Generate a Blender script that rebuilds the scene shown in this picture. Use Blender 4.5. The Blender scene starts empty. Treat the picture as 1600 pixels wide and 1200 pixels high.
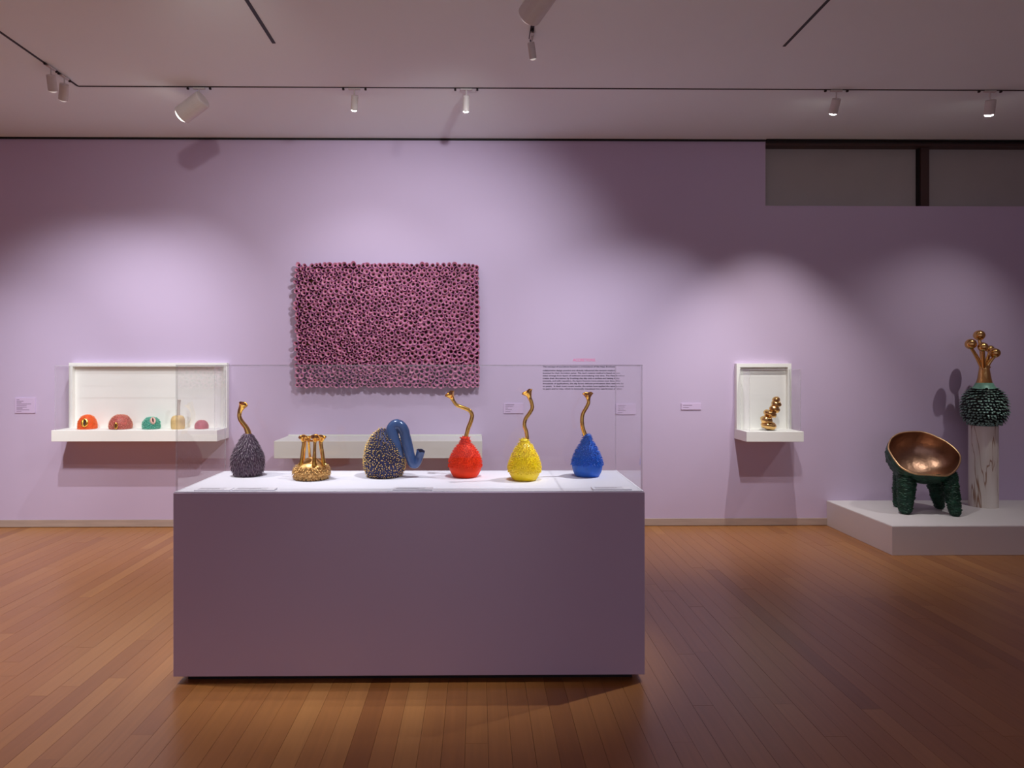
import bpy, bmesh, math, random
from mathutils import Vector, Matrix, noise

R = random.Random(7)
sc = bpy.context.scene
C = sc.collection
PI = math.pi

# ------------------------------------------------------------------ camera
F = 1067.0                      # focal length in pixels of the 1600 px wide frame
YAW = math.radians(0.6)         # camera turned slightly to the right
EYE = 1.5
HOR = 570.0                     # horizon row
VPX = 747.0                     # column where the wall normal vanishes
CX = VPX + F * math.tan(YAW)
cam_d = bpy.data.cameras.new('camera')
cam = bpy.data.objects.new('camera', cam_d)
C.objects.link(cam)
cam.location = (0, 0, EYE)
cam.rotation_euler = (PI / 2, 0, -YAW)
cam_d.sensor_fit = 'HORIZONTAL'
cam_d.sensor_width = 36.0
cam_d.lens = 36.0 * F / 1600.0
cam_d.shift_x = (800.0 - CX) / 1600.0
cam_d.shift_y = -(600.0 - HOR) / 1600.0
cam_d.clip_start = 0.05
sc.camera = cam

# ------------------------------------------------------------------ world, view
w = bpy.data.worlds.new('world')
sc.world = w
w.use_nodes = True
w.node_tree.nodes['Background'].inputs[0].default_value = (0.85, 0.78, 1.0, 1)
w.node_tree.nodes['Background'].inputs[1].default_value = 0.45
sc.view_settings.view_transform = 'Standard'
sc.view_settings.look = 'None'
sc.view_settings.gamma = 1.0
sc.view_settings.exposure = 0.14
sc.view_settings.use_curve_mapping = False
sc.cycles.use_denoising = True
sc.cycles.max_bounces = 10
sc.cycles.diffuse_bounces = 5
sc.cycles.glossy_bounces = 4
sc.cycles.transparent_max_bounces = 24
sc.cycles.caustics_reflective = False
sc.cycles.caustics_refractive = False
sc.cycles.sample_clamp_indirect = 4.0

COOL = (0.93, 0.95, 1.0)
WARM = (1.0, 0.86, 0.74)
NEUT = (1.0, 0.96, 0.93)


def spot(name, loc, target, watts, angle, blend=0.6, col=NEUT, radius=0.02):
    d = bpy.data.lights.new(name, 'SPOT')
    d.energy = watts
    d.spot_size = math.radians(angle)
    d.spot_blend = blend
    d.color = col
    d.shadow_soft_size = radius
    o = bpy.data.objects.new(name, d)
    C.objects.link(o)
    o.location = loc
    v = Vector(target) - Vector(loc)
    o.rotation_euler = v.to_track_quat('-Z', 'Y').to_euler()
    return o


WALL = 6.35
# beams of the spotlights seen on the tracks, from their lenses; one more is added, one out of frame
spot('beam_wall_left_case', (-2.25, 5.14, 3.36), (-3.35, 6.35, 0.7), 68, 90, 1.0, COOL)
spot('beam_wall_art_left', (-0.94, 5.18, 3.42), (-1.15, 6.35, 0.9), 33, 96, 1.0, COOL)
spot('beam_wall_art_right', (-0.09, 5.18, 3.42), (0.15, 6.35, 0.9), 12, 96, 1.0, COOL)
spot('beam_wall_right_case', (2.67, 5.18, 3.40), (2.60, 6.30, 0.1), 130, 74, 1.0, NEUT)
spot('fill_case_right', (2.02, 3.9, 3.45), (2.7, 6.35, 0.75), 75, 50, 1.0, NEUT, 0.02)  # added lamp without a fixture, softens the light on the right case
spot('beam_far_right', (4.72, 5.18, 3.42), (3.95, 6.0, 0.3), 58, 84, 1.0, NEUT, 0.015)
# big framing fixture on the middle track
spot('beam_big_fixture', (0.22, 3.64, 3.27), (-0.55, 6.35, 1.75), 168, 90, 0.8, COOL, 0.03)
# lamps on the tracks over the pedestal, above the frame
spot('beam_pedestal_a', (-1.33, 3.45, 3.45), (-0.95, 3.70, 0.9), 200, 40, 1.0, COOL)
spot('beam_pedestal_b', (0.34, 3.02, 3.45), (-0.25, 3.68, 0.9), 185, 42, 1.0, COOL)
spot('beam_pedestal_c', (2.02, 3.85, 3.45), (0.55, 3.65, 0.9), 290, 32, 1.0, COOL)
spot('beam_branch_track_b', (-3.05, 4.35, 3.45), (-3.6, 6.35, 0.9), 153, 76, 1.0, COOL)
spot('beam_wall_text', (2.02, 4.2, 3.45), (1.25, 6.35, 0.75), 180, 66, 1.0, COOL, 0.03)
spot('fill_wall_low_left', (-3.05, 3.3, 3.45), (-4.55, 6.35, 0.85), 171, 40, 1.0, COOL, 0.03)  # unseen lamp, added to brighten the low left part of the wall
# unseen fill lamps, added to lift the ceiling and the left wall
spot('fill_floor_far_left', (-5.6, 3.6, 3.45), (-5.6, 3.8, 0), 84, 100, 1.0, COOL, 0.05)  # added off any track; its floor bounce brightens the ceiling
spot('fill_wall_wash', (-1.33, 2.9, 3.45), (-1.9, 6.35, 2.0), 62, 80, 1.0, NEUT, 0.05)
spot('fill_floor_left', (-3.05, 3.4, 3.45), (-3.2, 3.8, 0), 329, 110, 1.0, NEUT, 0.1)

# ------------------------------------------------------------------ helpers


def lin(c):
    out = []
    for v in c:
        v = v / 255.0
        out.append(v / 12.92 if v <= 0.04045 else ((v + 0.055) / 1.055) ** 2.4)
    return tuple(out) + (1.0,)


def at(px, py, Y):
    """world point seen at pixel (px, py) on the frontal plane y = Y"""
    xc = (px - CX) / F
    t = Y / (math.cos(YAW) - xc * math.sin(YAW))
    return Vector((t * (math.sin(YAW) + xc * math.cos(YAW)), Y, EYE - t * (py - HOR) / F))


def at_z(px, py, z):
    """world point seen at pixel (px, py) on the level plane z"""
    xc = (px - CX) / F
    t = (EYE - z) * F / (py - HOR)
    return Vector((t * (math.sin(YAW) + xc * math.cos(YAW)), t * (math.cos(YAW) - xc * math.sin(YAW)), z))


def mperpx(px, Y):
    xc = (px - CX) / F
    return Y / (math.cos(YAW) - xc * math.sin(YAW)) / F


def mat(name, col, rough=0.5, metal=0.0, var=0.0, scale=8.0, bump=0.0, bscale=40.0, spec=0.5, coat=0.0, stretch=None):
    m = bpy.data.materials.new(name)
    m.use_nodes = True
    nt = m.node_tree
    b = nt.nodes['Principled BSDF']
    c = lin(col)
    b.inputs['Base Color'].default_value = c
    b.inputs['Roughness'].default_value = rough
    b.inputs['Metallic'].default_value = metal
    b.inputs['Specular IOR Level'].default_value = spec
    b.inputs['Coat Weight'].default_value = coat
    tc = nt.nodes.new('ShaderNodeTexCoord')
    mp = nt.nodes.new('ShaderNodeMapping')
    nt.links.new(tc.outputs['Object'], mp.inputs[0])
    if stretch:
        mp.inputs['Scale'].default_value = stretch
    if var > 0:
        n = nt.nodes.new('ShaderNodeTexNoise')
        n.inputs['Scale'].default_value = scale
        n.inputs['Detail'].default_value = 4
        nt.links.new(mp.outputs[0], n.inputs['Vector'])
        r = nt.nodes.new('ShaderNodeMapRange')
        r.inputs['From Min'].default_value = 0.3
        r.inputs['From Max'].default_value = 0.7
        r.inputs['To Min'].default_value = 1 - var
        r.inputs['To Max'].default_value = 1 + var
        nt.links.new(n.outputs['Fac'], r.inputs['Value'])
        mx = nt.nodes.new('ShaderNodeVectorMath')
        mx.operation = 'SCALE'
        mx.inputs[0].default_value = c[:3]
        nt.links.new(r.outputs[0], mx.inputs['Scale'])
        nt.links.new(mx.outputs[0], b.inputs['Base Color'])
    if bump > 0:
        n2 = nt.nodes.new('ShaderNodeTexNoise')
        n2.inputs['Scale'].default_value = bscale
        n2.inputs['Detail'].default_value = 3
        nt.links.new(mp.outputs[0], n2.inputs['Vector'])
        bp = nt.nodes.new('ShaderNodeBump')
        bp.inputs['Strength'].default_value = bump
        bp.inputs['Distance'].default_value = 0.01
        nt.links.new(n2.outputs['Fac'], bp.inputs['Height'])
        nt.links.new(bp.outputs[0], b.inputs['Normal'])
    return m


def emis(name, col, strength):
    m = bpy.data.materials.new(name)
    m.use_nodes = True
    b = m.node_tree.nodes['Principled BSDF']
    b.inputs['Base Color'].default_value = (0.8, 0.8, 0.8, 1)
    b.inputs['Emission Color'].default_value = lin(col)
    b.inputs['Emission Strength'].default_value = strength
    return m


def acrylic(name, tint=0.985, edge=False):
    m = bpy.data.materials.new(name)
    m.use_nodes = True
    nt = m.node_tree
    nt.nodes.clear()
    out = nt.nodes.new('ShaderNodeOutputMaterial')
    tr = nt.nodes.new('ShaderNodeBsdfTransparent')
    tr.inputs[0].default_value = (tint, tint, tint, 1)
    mix = nt.nodes.new('ShaderNodeMixShader')
    if edge:
        gl = nt.nodes.new('ShaderNodeBsdfDiffuse')
        gl.inputs[0].default_value = lin((240, 238, 246))
        mix.inputs[0].default_value = 0.22
    else:
        gl = nt.nodes.new('ShaderNodeBsdfGlossy')
        gl.inputs['Roughness'].default_value = 0.0
        gl.inputs[0].default_value = (1, 1, 1, 1)
        fr = nt.nodes.new('ShaderNodeFresnel')
        fr.inputs['IOR'].default_value = 1.5
        geo = nt.nodes.new('ShaderNodeNewGeometry')
        inv = nt.nodes.new('ShaderNodeMath')
        inv.operation = 'SUBTRACT'
        inv.inputs[0].default_value = 1.0
        nt.links.new(geo.outputs['Backfacing'], inv.inputs[1])
        ml = nt.nodes.new('ShaderNodeMath')
        ml.operation = 'MULTIPLY'
        nt.links.new(fr.outputs[0], ml.inputs[0])
        nt.links.new(inv.outputs[0], ml.inputs[1])
        m2 = nt.nodes.new('ShaderNodeMath')
        m2.operation = 'MULTIPLY'
        m2.use_clamp = True
        m2.inputs[1].default_value = 0.95
        nt.links.new(ml.outputs[0], m2.inputs[0])
        nt.links.new(m2.outputs[0], mix.inputs[0])
    nt.links.new(tr.outputs[0], mix.inputs[1])
    nt.links.new(gl.outputs[0], mix.inputs[2])
    nt.links.new(mix.outputs[0], out.inputs[0])
    return m


def obj(name, bm, mats, parent=None, loc=None, smooth=False, kind=None, recalc=True):
    if recalc:
        bmesh.ops.recalc_face_normals(bm, faces=bm.faces[:])
    me = bpy.data.meshes.new(name)
    bm.to_mesh(me)
    bm.free()
    if smooth:
        for p in me.polygons:
            p.use_smooth = True
    if not isinstance(mats, (list, tuple)):
        mats = [mats]
    for m in mats:
        me.materials.append(m)
    o = bpy.data.objects.new(name, me)
    C.objects.link(o)
    if parent:
        o.parent = parent
    if loc is not None:
        o.location = loc
    if kind:
        o['kind'] = kind
    return o


def tag(o, label, cat, group=None):
    o['label'] = label
    o['category'] = cat
    if group:
        o['group'] = group
    return o


def thing(name, label, cat, loc=(0, 0, 0), group=None):
    o = bpy.data.objects.new(name, None)
    o.empty_display_size = 0.1
    C.objects.link(o)
    o.location = loc
    return tag(o, label, cat, group)


def box(bm, x0, x1, y0, y1, z0, z1, mi=0, bevel=0.0):
    vs = [bm.verts.new(p) for p in ((x0, y0, z0), (x1, y0, z0), (x1, y1, z0), (x0, y1, z0),
                                    (x0, y0, z1), (x1, y0, z1), (x1, y1, z1), (x0, y1, z1))]
    fs = [bm.faces.new([vs[i] for i in q]) for q in ((0, 3, 2, 1), (4, 5, 6, 7), (0, 1, 5, 4), (1, 2, 6, 5), (2, 3, 7, 6), (3, 0, 4, 7))]
    for f in fs:
        f.material_index = mi
    if bevel > 0:
        es = list({e for f in fs for e in f.edges})
        bmesh.ops.bevel(bm, geom=es, offset=bevel, segments=1, affect='EDGES', profile=0.5)
    return fs


def bx(name, dims, m, parent=None, bevel=0.0, kind=None):
    """box object whose origin is the centre of its base"""
    x0, x1, y0, y1, z0, z1 = dims
    c = Vector(((x0 + x1) / 2, (y0 + y1) / 2, z0))
    bm = bmesh.new()
    box(bm, x0 - c.x, x1 - c.x, y0 - c.y, y1 - c.y, 0, z1 - z0, 0, bevel)
    p = parent.location if parent else Vector((0, 0, 0))
    return obj(name, bm, m, parent, c - p, kind=kind)


def lathe(bm, prof, seg=40, mi=0, center=(0, 0), disp=None):
    """prof: list of (r, z)"""
    rings = []
    for (r, z) in prof:
        if r < 1e-6:
            rings.append([bm.verts.new((center[0], center[1], z))])
        else:
            ring = []
            for k in range(seg):
                a = 2 * PI * k / seg
                rr = r if disp is None else r + disp(a, z, r)
                ring.append(bm.verts.new((center[0] + rr * math.cos(a), center[1] + rr * math.sin(a), z)))
            rings.append(ring)
    skin(bm, rings, mi)
    return rings


def skin(bm, rings, mi=0):
    for a, b in zip(rings, rings[1:]):
        n = max(len(a), len(b))
        for k in range(n):
            k2 = (k + 1) % n
            if len(a) == 1 and len(b) == 1:
                continue
            if len(a) == 1:
                f = bm.faces.new((a[0], b[k2], b[k]))
            elif len(b) == 1:
                f = bm.faces.new((a[k], a[k2], b[0]))
            else:
                f = bm.faces.new((a[k], a[k2], b[k2], b[k]))
            f.material_index = mi


def catmull(pts, sub=6):
    """smooth list of equal-length tuples"""
    out = []
    n = len(pts)
    for i in range(n - 1):
        p0 = pts[max(i - 1, 0)]
        p1 = pts[i]
        p2 = pts[i + 1]
        p3 = pts[min(i + 2, n - 1)]
        for s in range(sub):
            t = s / sub
            out.append(tuple(0.5 * ((2 * b) + (-a + c) * t + (2 * a - 5 * b + 4 * c - d) * t * t + (-a + 3 * b - 3 * c + d) * t ** 3)
                             for a, b, c, d in zip(p0, p1, p2, p3)))
    out.append(tuple(pts[-1]))
    return out


def sweep(bm, pts, seg=16, mi=0, cap0=True, cap1=True, mouth=None, mouth_mi=None, wob=0.0, ruffle=0.0, nruf=5, sub=6, rseed=0.0):
    """pts: (x, y, z, r). mouth=k: hollow the last k rings with an inner wall and ruffle the rim."""
    P = catmull(pts, sub) if sub > 1 else pts
    rings = []
    n = len(P)
    up = Vector((0, 1, 0))
    N = None
    for i, (x, y, z, r) in enumerate(P):
        a = Vector(P[max(i - 1, 0)][:3])
        b = Vector(P[min(i + 1, n - 1)][:3])
        T = (b - a).normalized()
        if N is None:
            N = up - T * up.dot(T)
            if N.length < 0.1:
                N = Vector((1, 0, 0)) - T * T.x
        else:
            N = N - T * N.dot(T)
        N.normalize()
        B = T.cross(N)
        c = Vector((x, y, z))
        e = 0.0
        if ruffle and mouth:
            e = max(0.0, 1 - (n - 1 - i) / float(mouth))
        ring = []
        for k in range(seg):
            th = 2 * PI * k / seg
            rr = r * (1 + e * ruffle * math.sin(nruf * th + rseed) + wob * noise.noise(Vector((x * 40 + math.cos(th), z * 40, math.sin(th) + rseed))))
            off = T * (e * e * ruffle * r * 0.8 * math.cos(nruf * th + 1 + rseed))
            ring.append(bm.verts.new(c + (N * math.cos(th) + B * math.sin(th)) * rr + off))
        rings.append(ring)
    skin(bm, rings, mi)
    if cap0:
        f = bm.faces.new(rings[0][::-1])
        f.material_index = mi
    if mouth:
        inner = []
        for j in range(mouth + 1):
            i = n - 1 - j
            c = Vector(P[i][:3])
            q = 0.84 if j else 0.9
            inner.append([bm.verts.new(c + (v.co - c) * q) for v in rings[i]])
        skin(bm, [rings[-1]] + inner, mi if mouth_mi is None else mouth_mi)
        f = bm.faces.new(inner[-1])
        f.material_index = mi if mouth_mi is None else mouth_mi
    elif cap1:
        f = bm.faces.new(rings[-1])
        f.material_index = mi


def spike(bm, p, d, length, r, side=None, mi=0, tip=None, seg=5, flat=1.0, bend=0.0, blunt=0.0):
    d = d.normalized()
    a = side if side is not None else (Vector((0, 0, 1)).cross(d))
    if a.length < 1e-3:
        a = Vector((1, 0, 0))
    a = a.normalized()
    b = d.cross(a).normalized()
    tm = mi if tip is None else tip
    dn = Vector((0, 0, -1))
    rings = []
    for (t, q) in ((0.0, 1.0), (0.5, 0.85), (0.85, 0.5 + blunt * 0.3)):
        c = p + d * (length * t) + dn * (bend * length * t * t)
        rings.append([bm.verts.new(c + (a * math.cos(2 * PI * k / seg) + b * math.sin(2 * PI * k / seg) * flat) * r * q) for k in range(seg)])
    tipv = [bm.verts.new(p + d * length + dn * bend * length)]
    skin(bm, rings[:2], mi)
    skin(bm, [rings[1], rings[2], tipv], tm)


def prof_at(prof, u):
    """prof by arc length u in 0..1: r, z, (dr, dz)"""
    L = [0.0]
    for a, b in zip(prof, prof[1:]):
        L.append(L[-1] + math.hypot(b[0] - a[0], b[1] - a[1]))
    t = u * L[-1]
    for i in range(len(prof) - 1):
        if t <= L[i + 1] or i == len(prof) - 2:
            q = (t - L[i]) / max(L[i + 1] - L[i], 1e-9)
            a, b = prof[i], prof[i + 1]
            dr, dz = b[0] - a[0], b[1] - a[1]
            h = math.hypot(dr, dz) or 1
            return a[0] + dr * q, a[1] + dz * q, dr / h, dz / h, L[-1]


def cover_spikes(bm, prof, u0, u1, sp, length, rad, out=1.0, down=0.0, mi=0, tip=None, flat=1.0, jit=0.42, bend=0.0, seg=5,
                 center=(0, 0), lenf=None, sink=0.15, half=False):
    _, _, _, _, L = prof_at(prof, 0)
    rows = max(2, int((u1 - u0) * L / sp))
    rr = random.Random(int(sp * 1e6) + int(L * 1e4))
    for j in range(rows + 1):
        u = u0 + (u1 - u0) * j / rows
        r, z, dr, dz, _ = prof_at(prof, min(u, 0.9999))
        n = max(3, int(2 * PI * r / sp))
        for k in range(n):
            a = 2 * PI * (k + 0.5 * (j % 2) + rr.uniform(-jit, jit)) / n
            if half and math.sin(a) > 0.5:
                continue
            N = Vector((dz * math.cos(a), dz * math.sin(a), -dr))
            if dz < 0:
                N = -N if False else N
            S = Vector((dr * math.cos(a), dr * math.sin(a), dz))     # along the profile, upwards
            zz = z + rr.uniform(-jit, jit) * sp * dz
            p = Vector((center[0] + r * math.cos(a), center[1] + r * math.sin(a), zz))
            lf = 1.0 if lenf is None else lenf(u)
            le = length * lf * rr.uniform(0.75, 1.2)
            d = N * out - S * down + Vector((rr.uniform(-1, 1), rr.uniform(-1, 1), rr.uniform(-1, 1))) * 0.18
            side = Vector((-math.sin(a), math.cos(a), 0))
            spike(bm, p - N * le * sink, d, le, rad * rr.uniform(0.8, 1.15), side, mi, tip, seg, flat, bend)
    for vv in bm.verts:
        vv.co.z = max(vv.co.z, 0.001)


def smooth_prof(pts, sub=5):
    return [(max(r, 0.0), z) for r, z in catmull(pts, sub)]


# ------------------------------------------------------------------ materials
M = {}
M['wall'] = mat('lilac_paint', (203, 185, 212), 0.75, 0, 0.012, 1.2, 0.05, 300, 0.3)
M['ped'] = mat('lilac_pedestal_paint', (200, 180, 204), 0.6, 0, 0.01, 2, 0, spec=0.35)
M['ped_top'] = mat('pale_lilac_deck', (232, 230, 240), 0.6, 0, 0.01, 3, 0, spec=0.3)
M['white'] = mat('white_case_paint', (246, 246, 240), 0.55, 0, 0.01, 3, 0, spec=0.3)
M['cream'] = mat('cream_shelf_paint', (226, 226, 218), 0.55, 0, 0.01, 3, 0, spec=0.3)
M['plinth'] = mat('white_plinth_paint', (222, 218, 218), 0.6, 0, 0.015, 2, 0, spec=0.3)
M['ceil'] = mat('ceiling_plaster', (238, 246, 246), 0.85, 0, 0.012, 0.8, 0.04, 120, 0.2)
M['base'] = mat('baseboard_wood', (178, 158, 146), 0.5, 0, 0.08, 4, 0, stretch=(1, 10, 10))
M['black'] = mat('black_gap', (14, 10, 10), 0.7)
M['slot'] = mat('track_black', (26, 14, 14), 0.5)
M['roomwall'] = mat('gallery_wall_paint', (206, 196, 196), 0.8, 0, 0.01, 1)
M['fixture'] = mat('white_fixture_enamel', (212, 205, 200), 0.4, 0, 0.02, 30)
M['lens'] = emis('lamp_lens', (255, 250, 240), 40.0)
M['lens_big'] = emis('lamp_lens_large', (255, 250, 240), 4.0)
M['lens_dim'] = emis('lamp_lens_side', (255, 246, 235), 0.3)
M['clear'] = acrylic('clear_acrylic')
M['edge'] = acrylic('acrylic_polished_edge', 0.9, True)
M['gold'] = mat('gold_lustre', (250, 196, 84), 0.17, 1.0, 0.12, 14, 0.25, 26)
M['gold2'] = mat('matte_gold', (222, 176, 108), 0.42, 0.7, 0.15, 30, 0.2, 60)
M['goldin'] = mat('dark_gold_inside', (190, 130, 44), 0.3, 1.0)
M['bronze'] = mat('polished_bronze', (228, 184, 116), 0.17, 1.0, 0.1, 10, 0.1, 20)
M['bronze_in'] = mat('brushed_bronze_bowl', (176, 140, 116), 0.36, 1.0, 0.18, 9, 0.25, 30)
M['bronze_rim'] = mat('bright_bronze_rim', (226, 186, 138), 0.3, 1.0)
M['greenp'] = mat('dark_green_patina', (22, 66, 48), 0.42, 0.2, 0.5, 30, 0.3, 60)
M['red'] = mat('orange_red_glaze', (240, 56, 0), 0.5, 0, 0.12, 20, 0.05, 60, spec=0.2)
M['yellow'] = mat('yellow_glaze', (255, 224, 8), 0.36, 0, 0.06, 20, 0.05, 60)
M['blue'] = mat('cobalt_glaze', (0, 100, 212), 0.4, 0, 0.12, 20, 0.05, 60)
M['plum'] = mat('grey_plum_glaze', (86, 62, 82), 0.42, 0.1, 0.35, 25, 0.1, 60)
M['plumtip'] = mat('grey_plum_tips', (128, 112, 122), 0.36, 0.15, 0.3, 40)
M['navy'] = mat('navy_glaze', (32, 38, 90), 0.6, 0, 0.35, 18, 0.1, 60)
M['tip'] = mat('pale_gold_tips', (246, 208, 122), 0.35, 0.6, 0.15, 60)
M['slate'] = mat('slate_blue_glaze', (52, 84, 134), 0.25, 0.1, 0.15, 12, 0.06, 30, coat=0.4)
M['orange'] = mat('orange_glaze', (232, 84, 22), 0.5, 0, 0.15, 60)
M['orangetip'] = mat('orange_flecks', (255, 150, 62), 0.5, 0, 0.2, 80)
M['rose'] = mat('rose_glaze', (184, 84, 78), 0.5, 0, 0.3, 50)
M['rosetip'] = mat('rose_flecks', (238, 176, 140), 0.5, 0, 0.2, 80)
M['teal'] = mat('teal_glaze', (58, 150, 128), 0.45, 0, 0.25, 50)
M['tealtip'] = mat('pale_teal_flecks', (150, 220, 196), 0.45, 0, 0.2, 80)
M['blush'] = mat('blush_glaze', (236, 190, 176), 0.5, 0, 0.05, 20)
M['creamc'] = mat('cream_ceramic', (222, 192, 132), 0.55, 0, 0.15, 22, 0.3, 60)
M['creamn'] = mat('pale_ceramic_neck', (214, 204, 190), 0.5, 0, 0.06, 22)
M['pinkc'] = mat('dusty_pink_ceramic', (192, 96, 106), 0.55, 0, 0.2, 50)
M['pinktip'] = mat('dusty_pink_flecks', (228, 150, 140), 0.55, 0, 0.2, 50)
M['dark'] = mat('dark_interior', (34, 12, 10), 0.6)
M['darkscale'] = mat('black_green_scales', (26, 34, 32), 0.4, 0.2, 0.4, 40)
M['scaletip'] = mat('verdigris_scale_tips', (132, 168, 156), 0.45, 0.2, 0.35, 60)
M['aqua'] = mat('aqua_collar_glaze', (120, 172, 150), 0.4, 0.1, 0.2, 30)
M['tube_out'] = mat('magenta_tube_side', (112, 40, 92), 0.5, 0, 0.2, 12)
M['tube_cup'] = mat('orchid_tube_lip', (190, 98, 170), 0.4, 0, 0.22, 14)
M['tube_in'] = mat('pale_tube_inside', (198, 134, 156), 0.5, 0, 0.25, 14)
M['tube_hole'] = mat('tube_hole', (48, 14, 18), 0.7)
M['mustard'] = mat('mustard_backing', (124, 84, 34), 0.6, 0, 0.3, 40, 0.4, 60)
M['plate'] = mat('pale_label_acrylic', (244, 242, 250), 0.45)
M['ink'] = mat('black_vinyl', (38, 30, 44), 0.6)
M['pinkink'] = mat('pink_vinyl', (240, 128, 178), 0.6)
M['card'] = mat('lilac_label_card', (212, 190, 222), 0.6)
M['cardink'] = mat('label_ink', (120, 100, 124), 0.6)
M['blind'] = mat('grey_window_blind', (178, 172, 168), 0.8, 0, 0.03, 3)
M['wframe'] = mat('brown_window_frame', (74, 50, 46), 0.5)

# floor wood: colour varies plank by plank, grain along Y
m = bpy.data.materials.new('oak_planks')
m.use_nodes = True
nt = m.node_tree
b = nt.nodes['Principled BSDF']
geo = nt.nodes.new('ShaderNodeNewGeometry')
oi = nt.nodes.new('ShaderNodeObjectInfo')
add = nt.nodes.new('ShaderNodeMath'); add.operation = 'ADD'
nt.links.new(geo.outputs['Random Per Island'], add.inputs[0])
nt.links.new(oi.outputs['Random'], add.inputs[1])
fr = nt.nodes.new('ShaderNodeMath'); fr.operation = 'FRACT'
nt.links.new(add.outputs[0], fr.inputs[0])
ramp = nt.nodes.new('ShaderNodeValToRGB')
e = ramp.color_ramp.elements
e[0].position = 0; e[0].color = lin((140, 87, 42))
e[1].position = 1; e[1].color = lin((174, 120, 66))
for pos, c in ((0.15, (158, 103, 54)), (0.5, (163, 108, 56)), (0.8, (160, 106, 56))):
    k = e.new(pos); k.color = lin(c)
nt.links.new(fr.outputs[0], ramp.inputs[0])
off = nt.nodes.new('ShaderNodeMath'); off.operation = 'MULTIPLY'; off.inputs[1].default_value = 37.0
nt.links.new(fr.outputs[0], off.inputs[0])
cmb = nt.nodes.new('ShaderNodeCombineXYZ')
nt.links.new(off.outputs[0], cmb.inputs[1]); nt.links.new(off.outputs[0], cmb.inputs[2])
va = nt.nodes.new('ShaderNodeVectorMath'); va.operation = 'ADD'
nt.links.new(geo.outputs['Position'], va.inputs[0]); nt.links.new(cmb.outputs[0], va.inputs[1])
mp = nt.nodes.new('ShaderNodeMapping'); mp.inputs['Scale'].default_value = (60, 2.2, 1)
nt.links.new(va.outputs[0], mp.inputs[0])
ns = nt.nodes.new('ShaderNodeTexNoise'); ns.inputs['Scale'].default_value = 1.0; ns.inputs['Detail'].default_value = 5
nt.links.new(mp.outputs[0], ns.inputs['Vector'])
mr = nt.nodes.new('ShaderNodeMapRange'); mr.inputs['From Min'].default_value = 0.25; mr.inputs['From Max'].default_value = 0.75
mr.inputs['To Min'].default_value = 0.90; mr.inputs['To Max'].default_value = 1.07
nt.links.new(ns.outputs['Fac'], mr.inputs['Value'])
sm = nt.nodes.new('ShaderNodeVectorMath'); sm.operation = 'SCALE'
nt.links.new(ramp.outputs[0], sm.inputs[0]); nt.links.new(mr.outputs[0], sm.inputs['Scale'])
nt.links.new(sm.outputs[0], b.inputs['Base Color'])
b.inputs['Roughness'].default_value = 0.33
b.inputs['Specular IOR Level'].default_value = 0.75
M['wood'] = m

# marble column
m = bpy.data.materials.new('veined_marble')
m.use_nodes = True
nt = m.node_tree
b = nt.nodes['Principled BSDF']
tc = nt.nodes.new('ShaderNodeTexCoord')
mp = nt.nodes.new('ShaderNodeMapping'); mp.inputs['Scale'].default_value = (4.6, 4.6, 0.55)
mp.inputs['Rotation'].default_value = (0, 0.05, 0.4)
nt.links.new(tc.outputs['Object'], mp.inputs[0])
nz = nt.nodes.new('ShaderNodeTexNoise'); nz.inputs['Scale'].default_value = 1.0; nz.inputs['Detail'].default_value = 4; nz.inputs['Distortion'].default_value = 0.5
nt.links.new(mp.outputs[0], nz.inputs['Vector'])
ab = nt.nodes.new('ShaderNodeMath'); ab.operation = 'SUBTRACT'; ab.inputs[1].default_value = 0.5
nt.links.new(nz.outputs['Fac'], ab.inputs[0])
ab2 = nt.nodes.new('ShaderNodeMath'); ab2.operation = 'ABSOLUTE'
nt.links.new(ab.outputs[0], ab2.inputs[0])
rp = nt.nodes.new('ShaderNodeValToRGB')
e = rp.color_ramp.elements
e[0].position = 0.0; e[0].color = lin((150, 112, 84))
e[1].position = 0.008; e[1].color = lin((222, 214, 204))
k = e.new(0.003); k.color = lin((160, 128, 104))
k = e.new(0.12); k.color = lin((232, 226, 218))
nt.links.new(ab2.outputs[0], rp.inputs[0])
nt.links.new(rp.outputs[0], b.inputs['Base Color'])
b.inputs['Roughness'].default_value = 0.35
M['marble'] = m

# ------------------------------------------------------------------ room shell
HC = 3.60
XL, XR, YB = -7.2, 6.6, -4.6


def structure(o):
    o['kind'] = 'structure'
    return o


# floor: slab with real planks laid on it
fl = structure(bx('floor', (XL, XR, YB, WALL + 0.15, -0.12, -0.014), M['black']))
pm_bm = bmesh.new()
box(pm_bm, -0.5, 0.5, 0, 1, 0, 1)
bmesh.ops.recalc_face_normals(pm_bm, faces=pm_bm.faces[:])
pm = bpy.data.meshes.new('plank')
pm_bm.to_mesh(pm); pm_bm.free()
pm.materials.append(M['wood'])
PW = 0.0905
planks = []
pr = random.Random(11)
nx = int((XR - XL) / PW)
for i in range(nx):
    x = XL + (i + 0.5) * PW
    y = YB - pr.uniform(0, 2.2)
    while y < WALL:
        L = pr.uniform(0.9, 2.6)
        y0, y1 = max(y, YB), min(y + L, WALL)
        if y1 - y0 > 0.02:
            planks.append((x, y0, y1, pr.uniform(-0.0006, 0)))
        y += L


def seen(pk):
    x, y0, y1, _ = pk
    a = max(y0, 2.52)
    if y1 <= a + 0.05:
        return 0.0
    ym = (a + y1) / 2
    if abs((x * F / ym) + VPX - 800) > 805:
        return 0.0
    if -1.45 < x < 0.78 and y0 > 3.25 and ym > 3.3 and (x * 3.3 / ym) > -1.42 and (x * 3.3 / ym) < 0.76 and ym < 99:
        # hidden behind the pedestal
        if abs(x / ym * 3.22 + 0.335) < 1.1:
            return 0.0
    return (y1 - a) / (ym ** 2.6)


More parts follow.
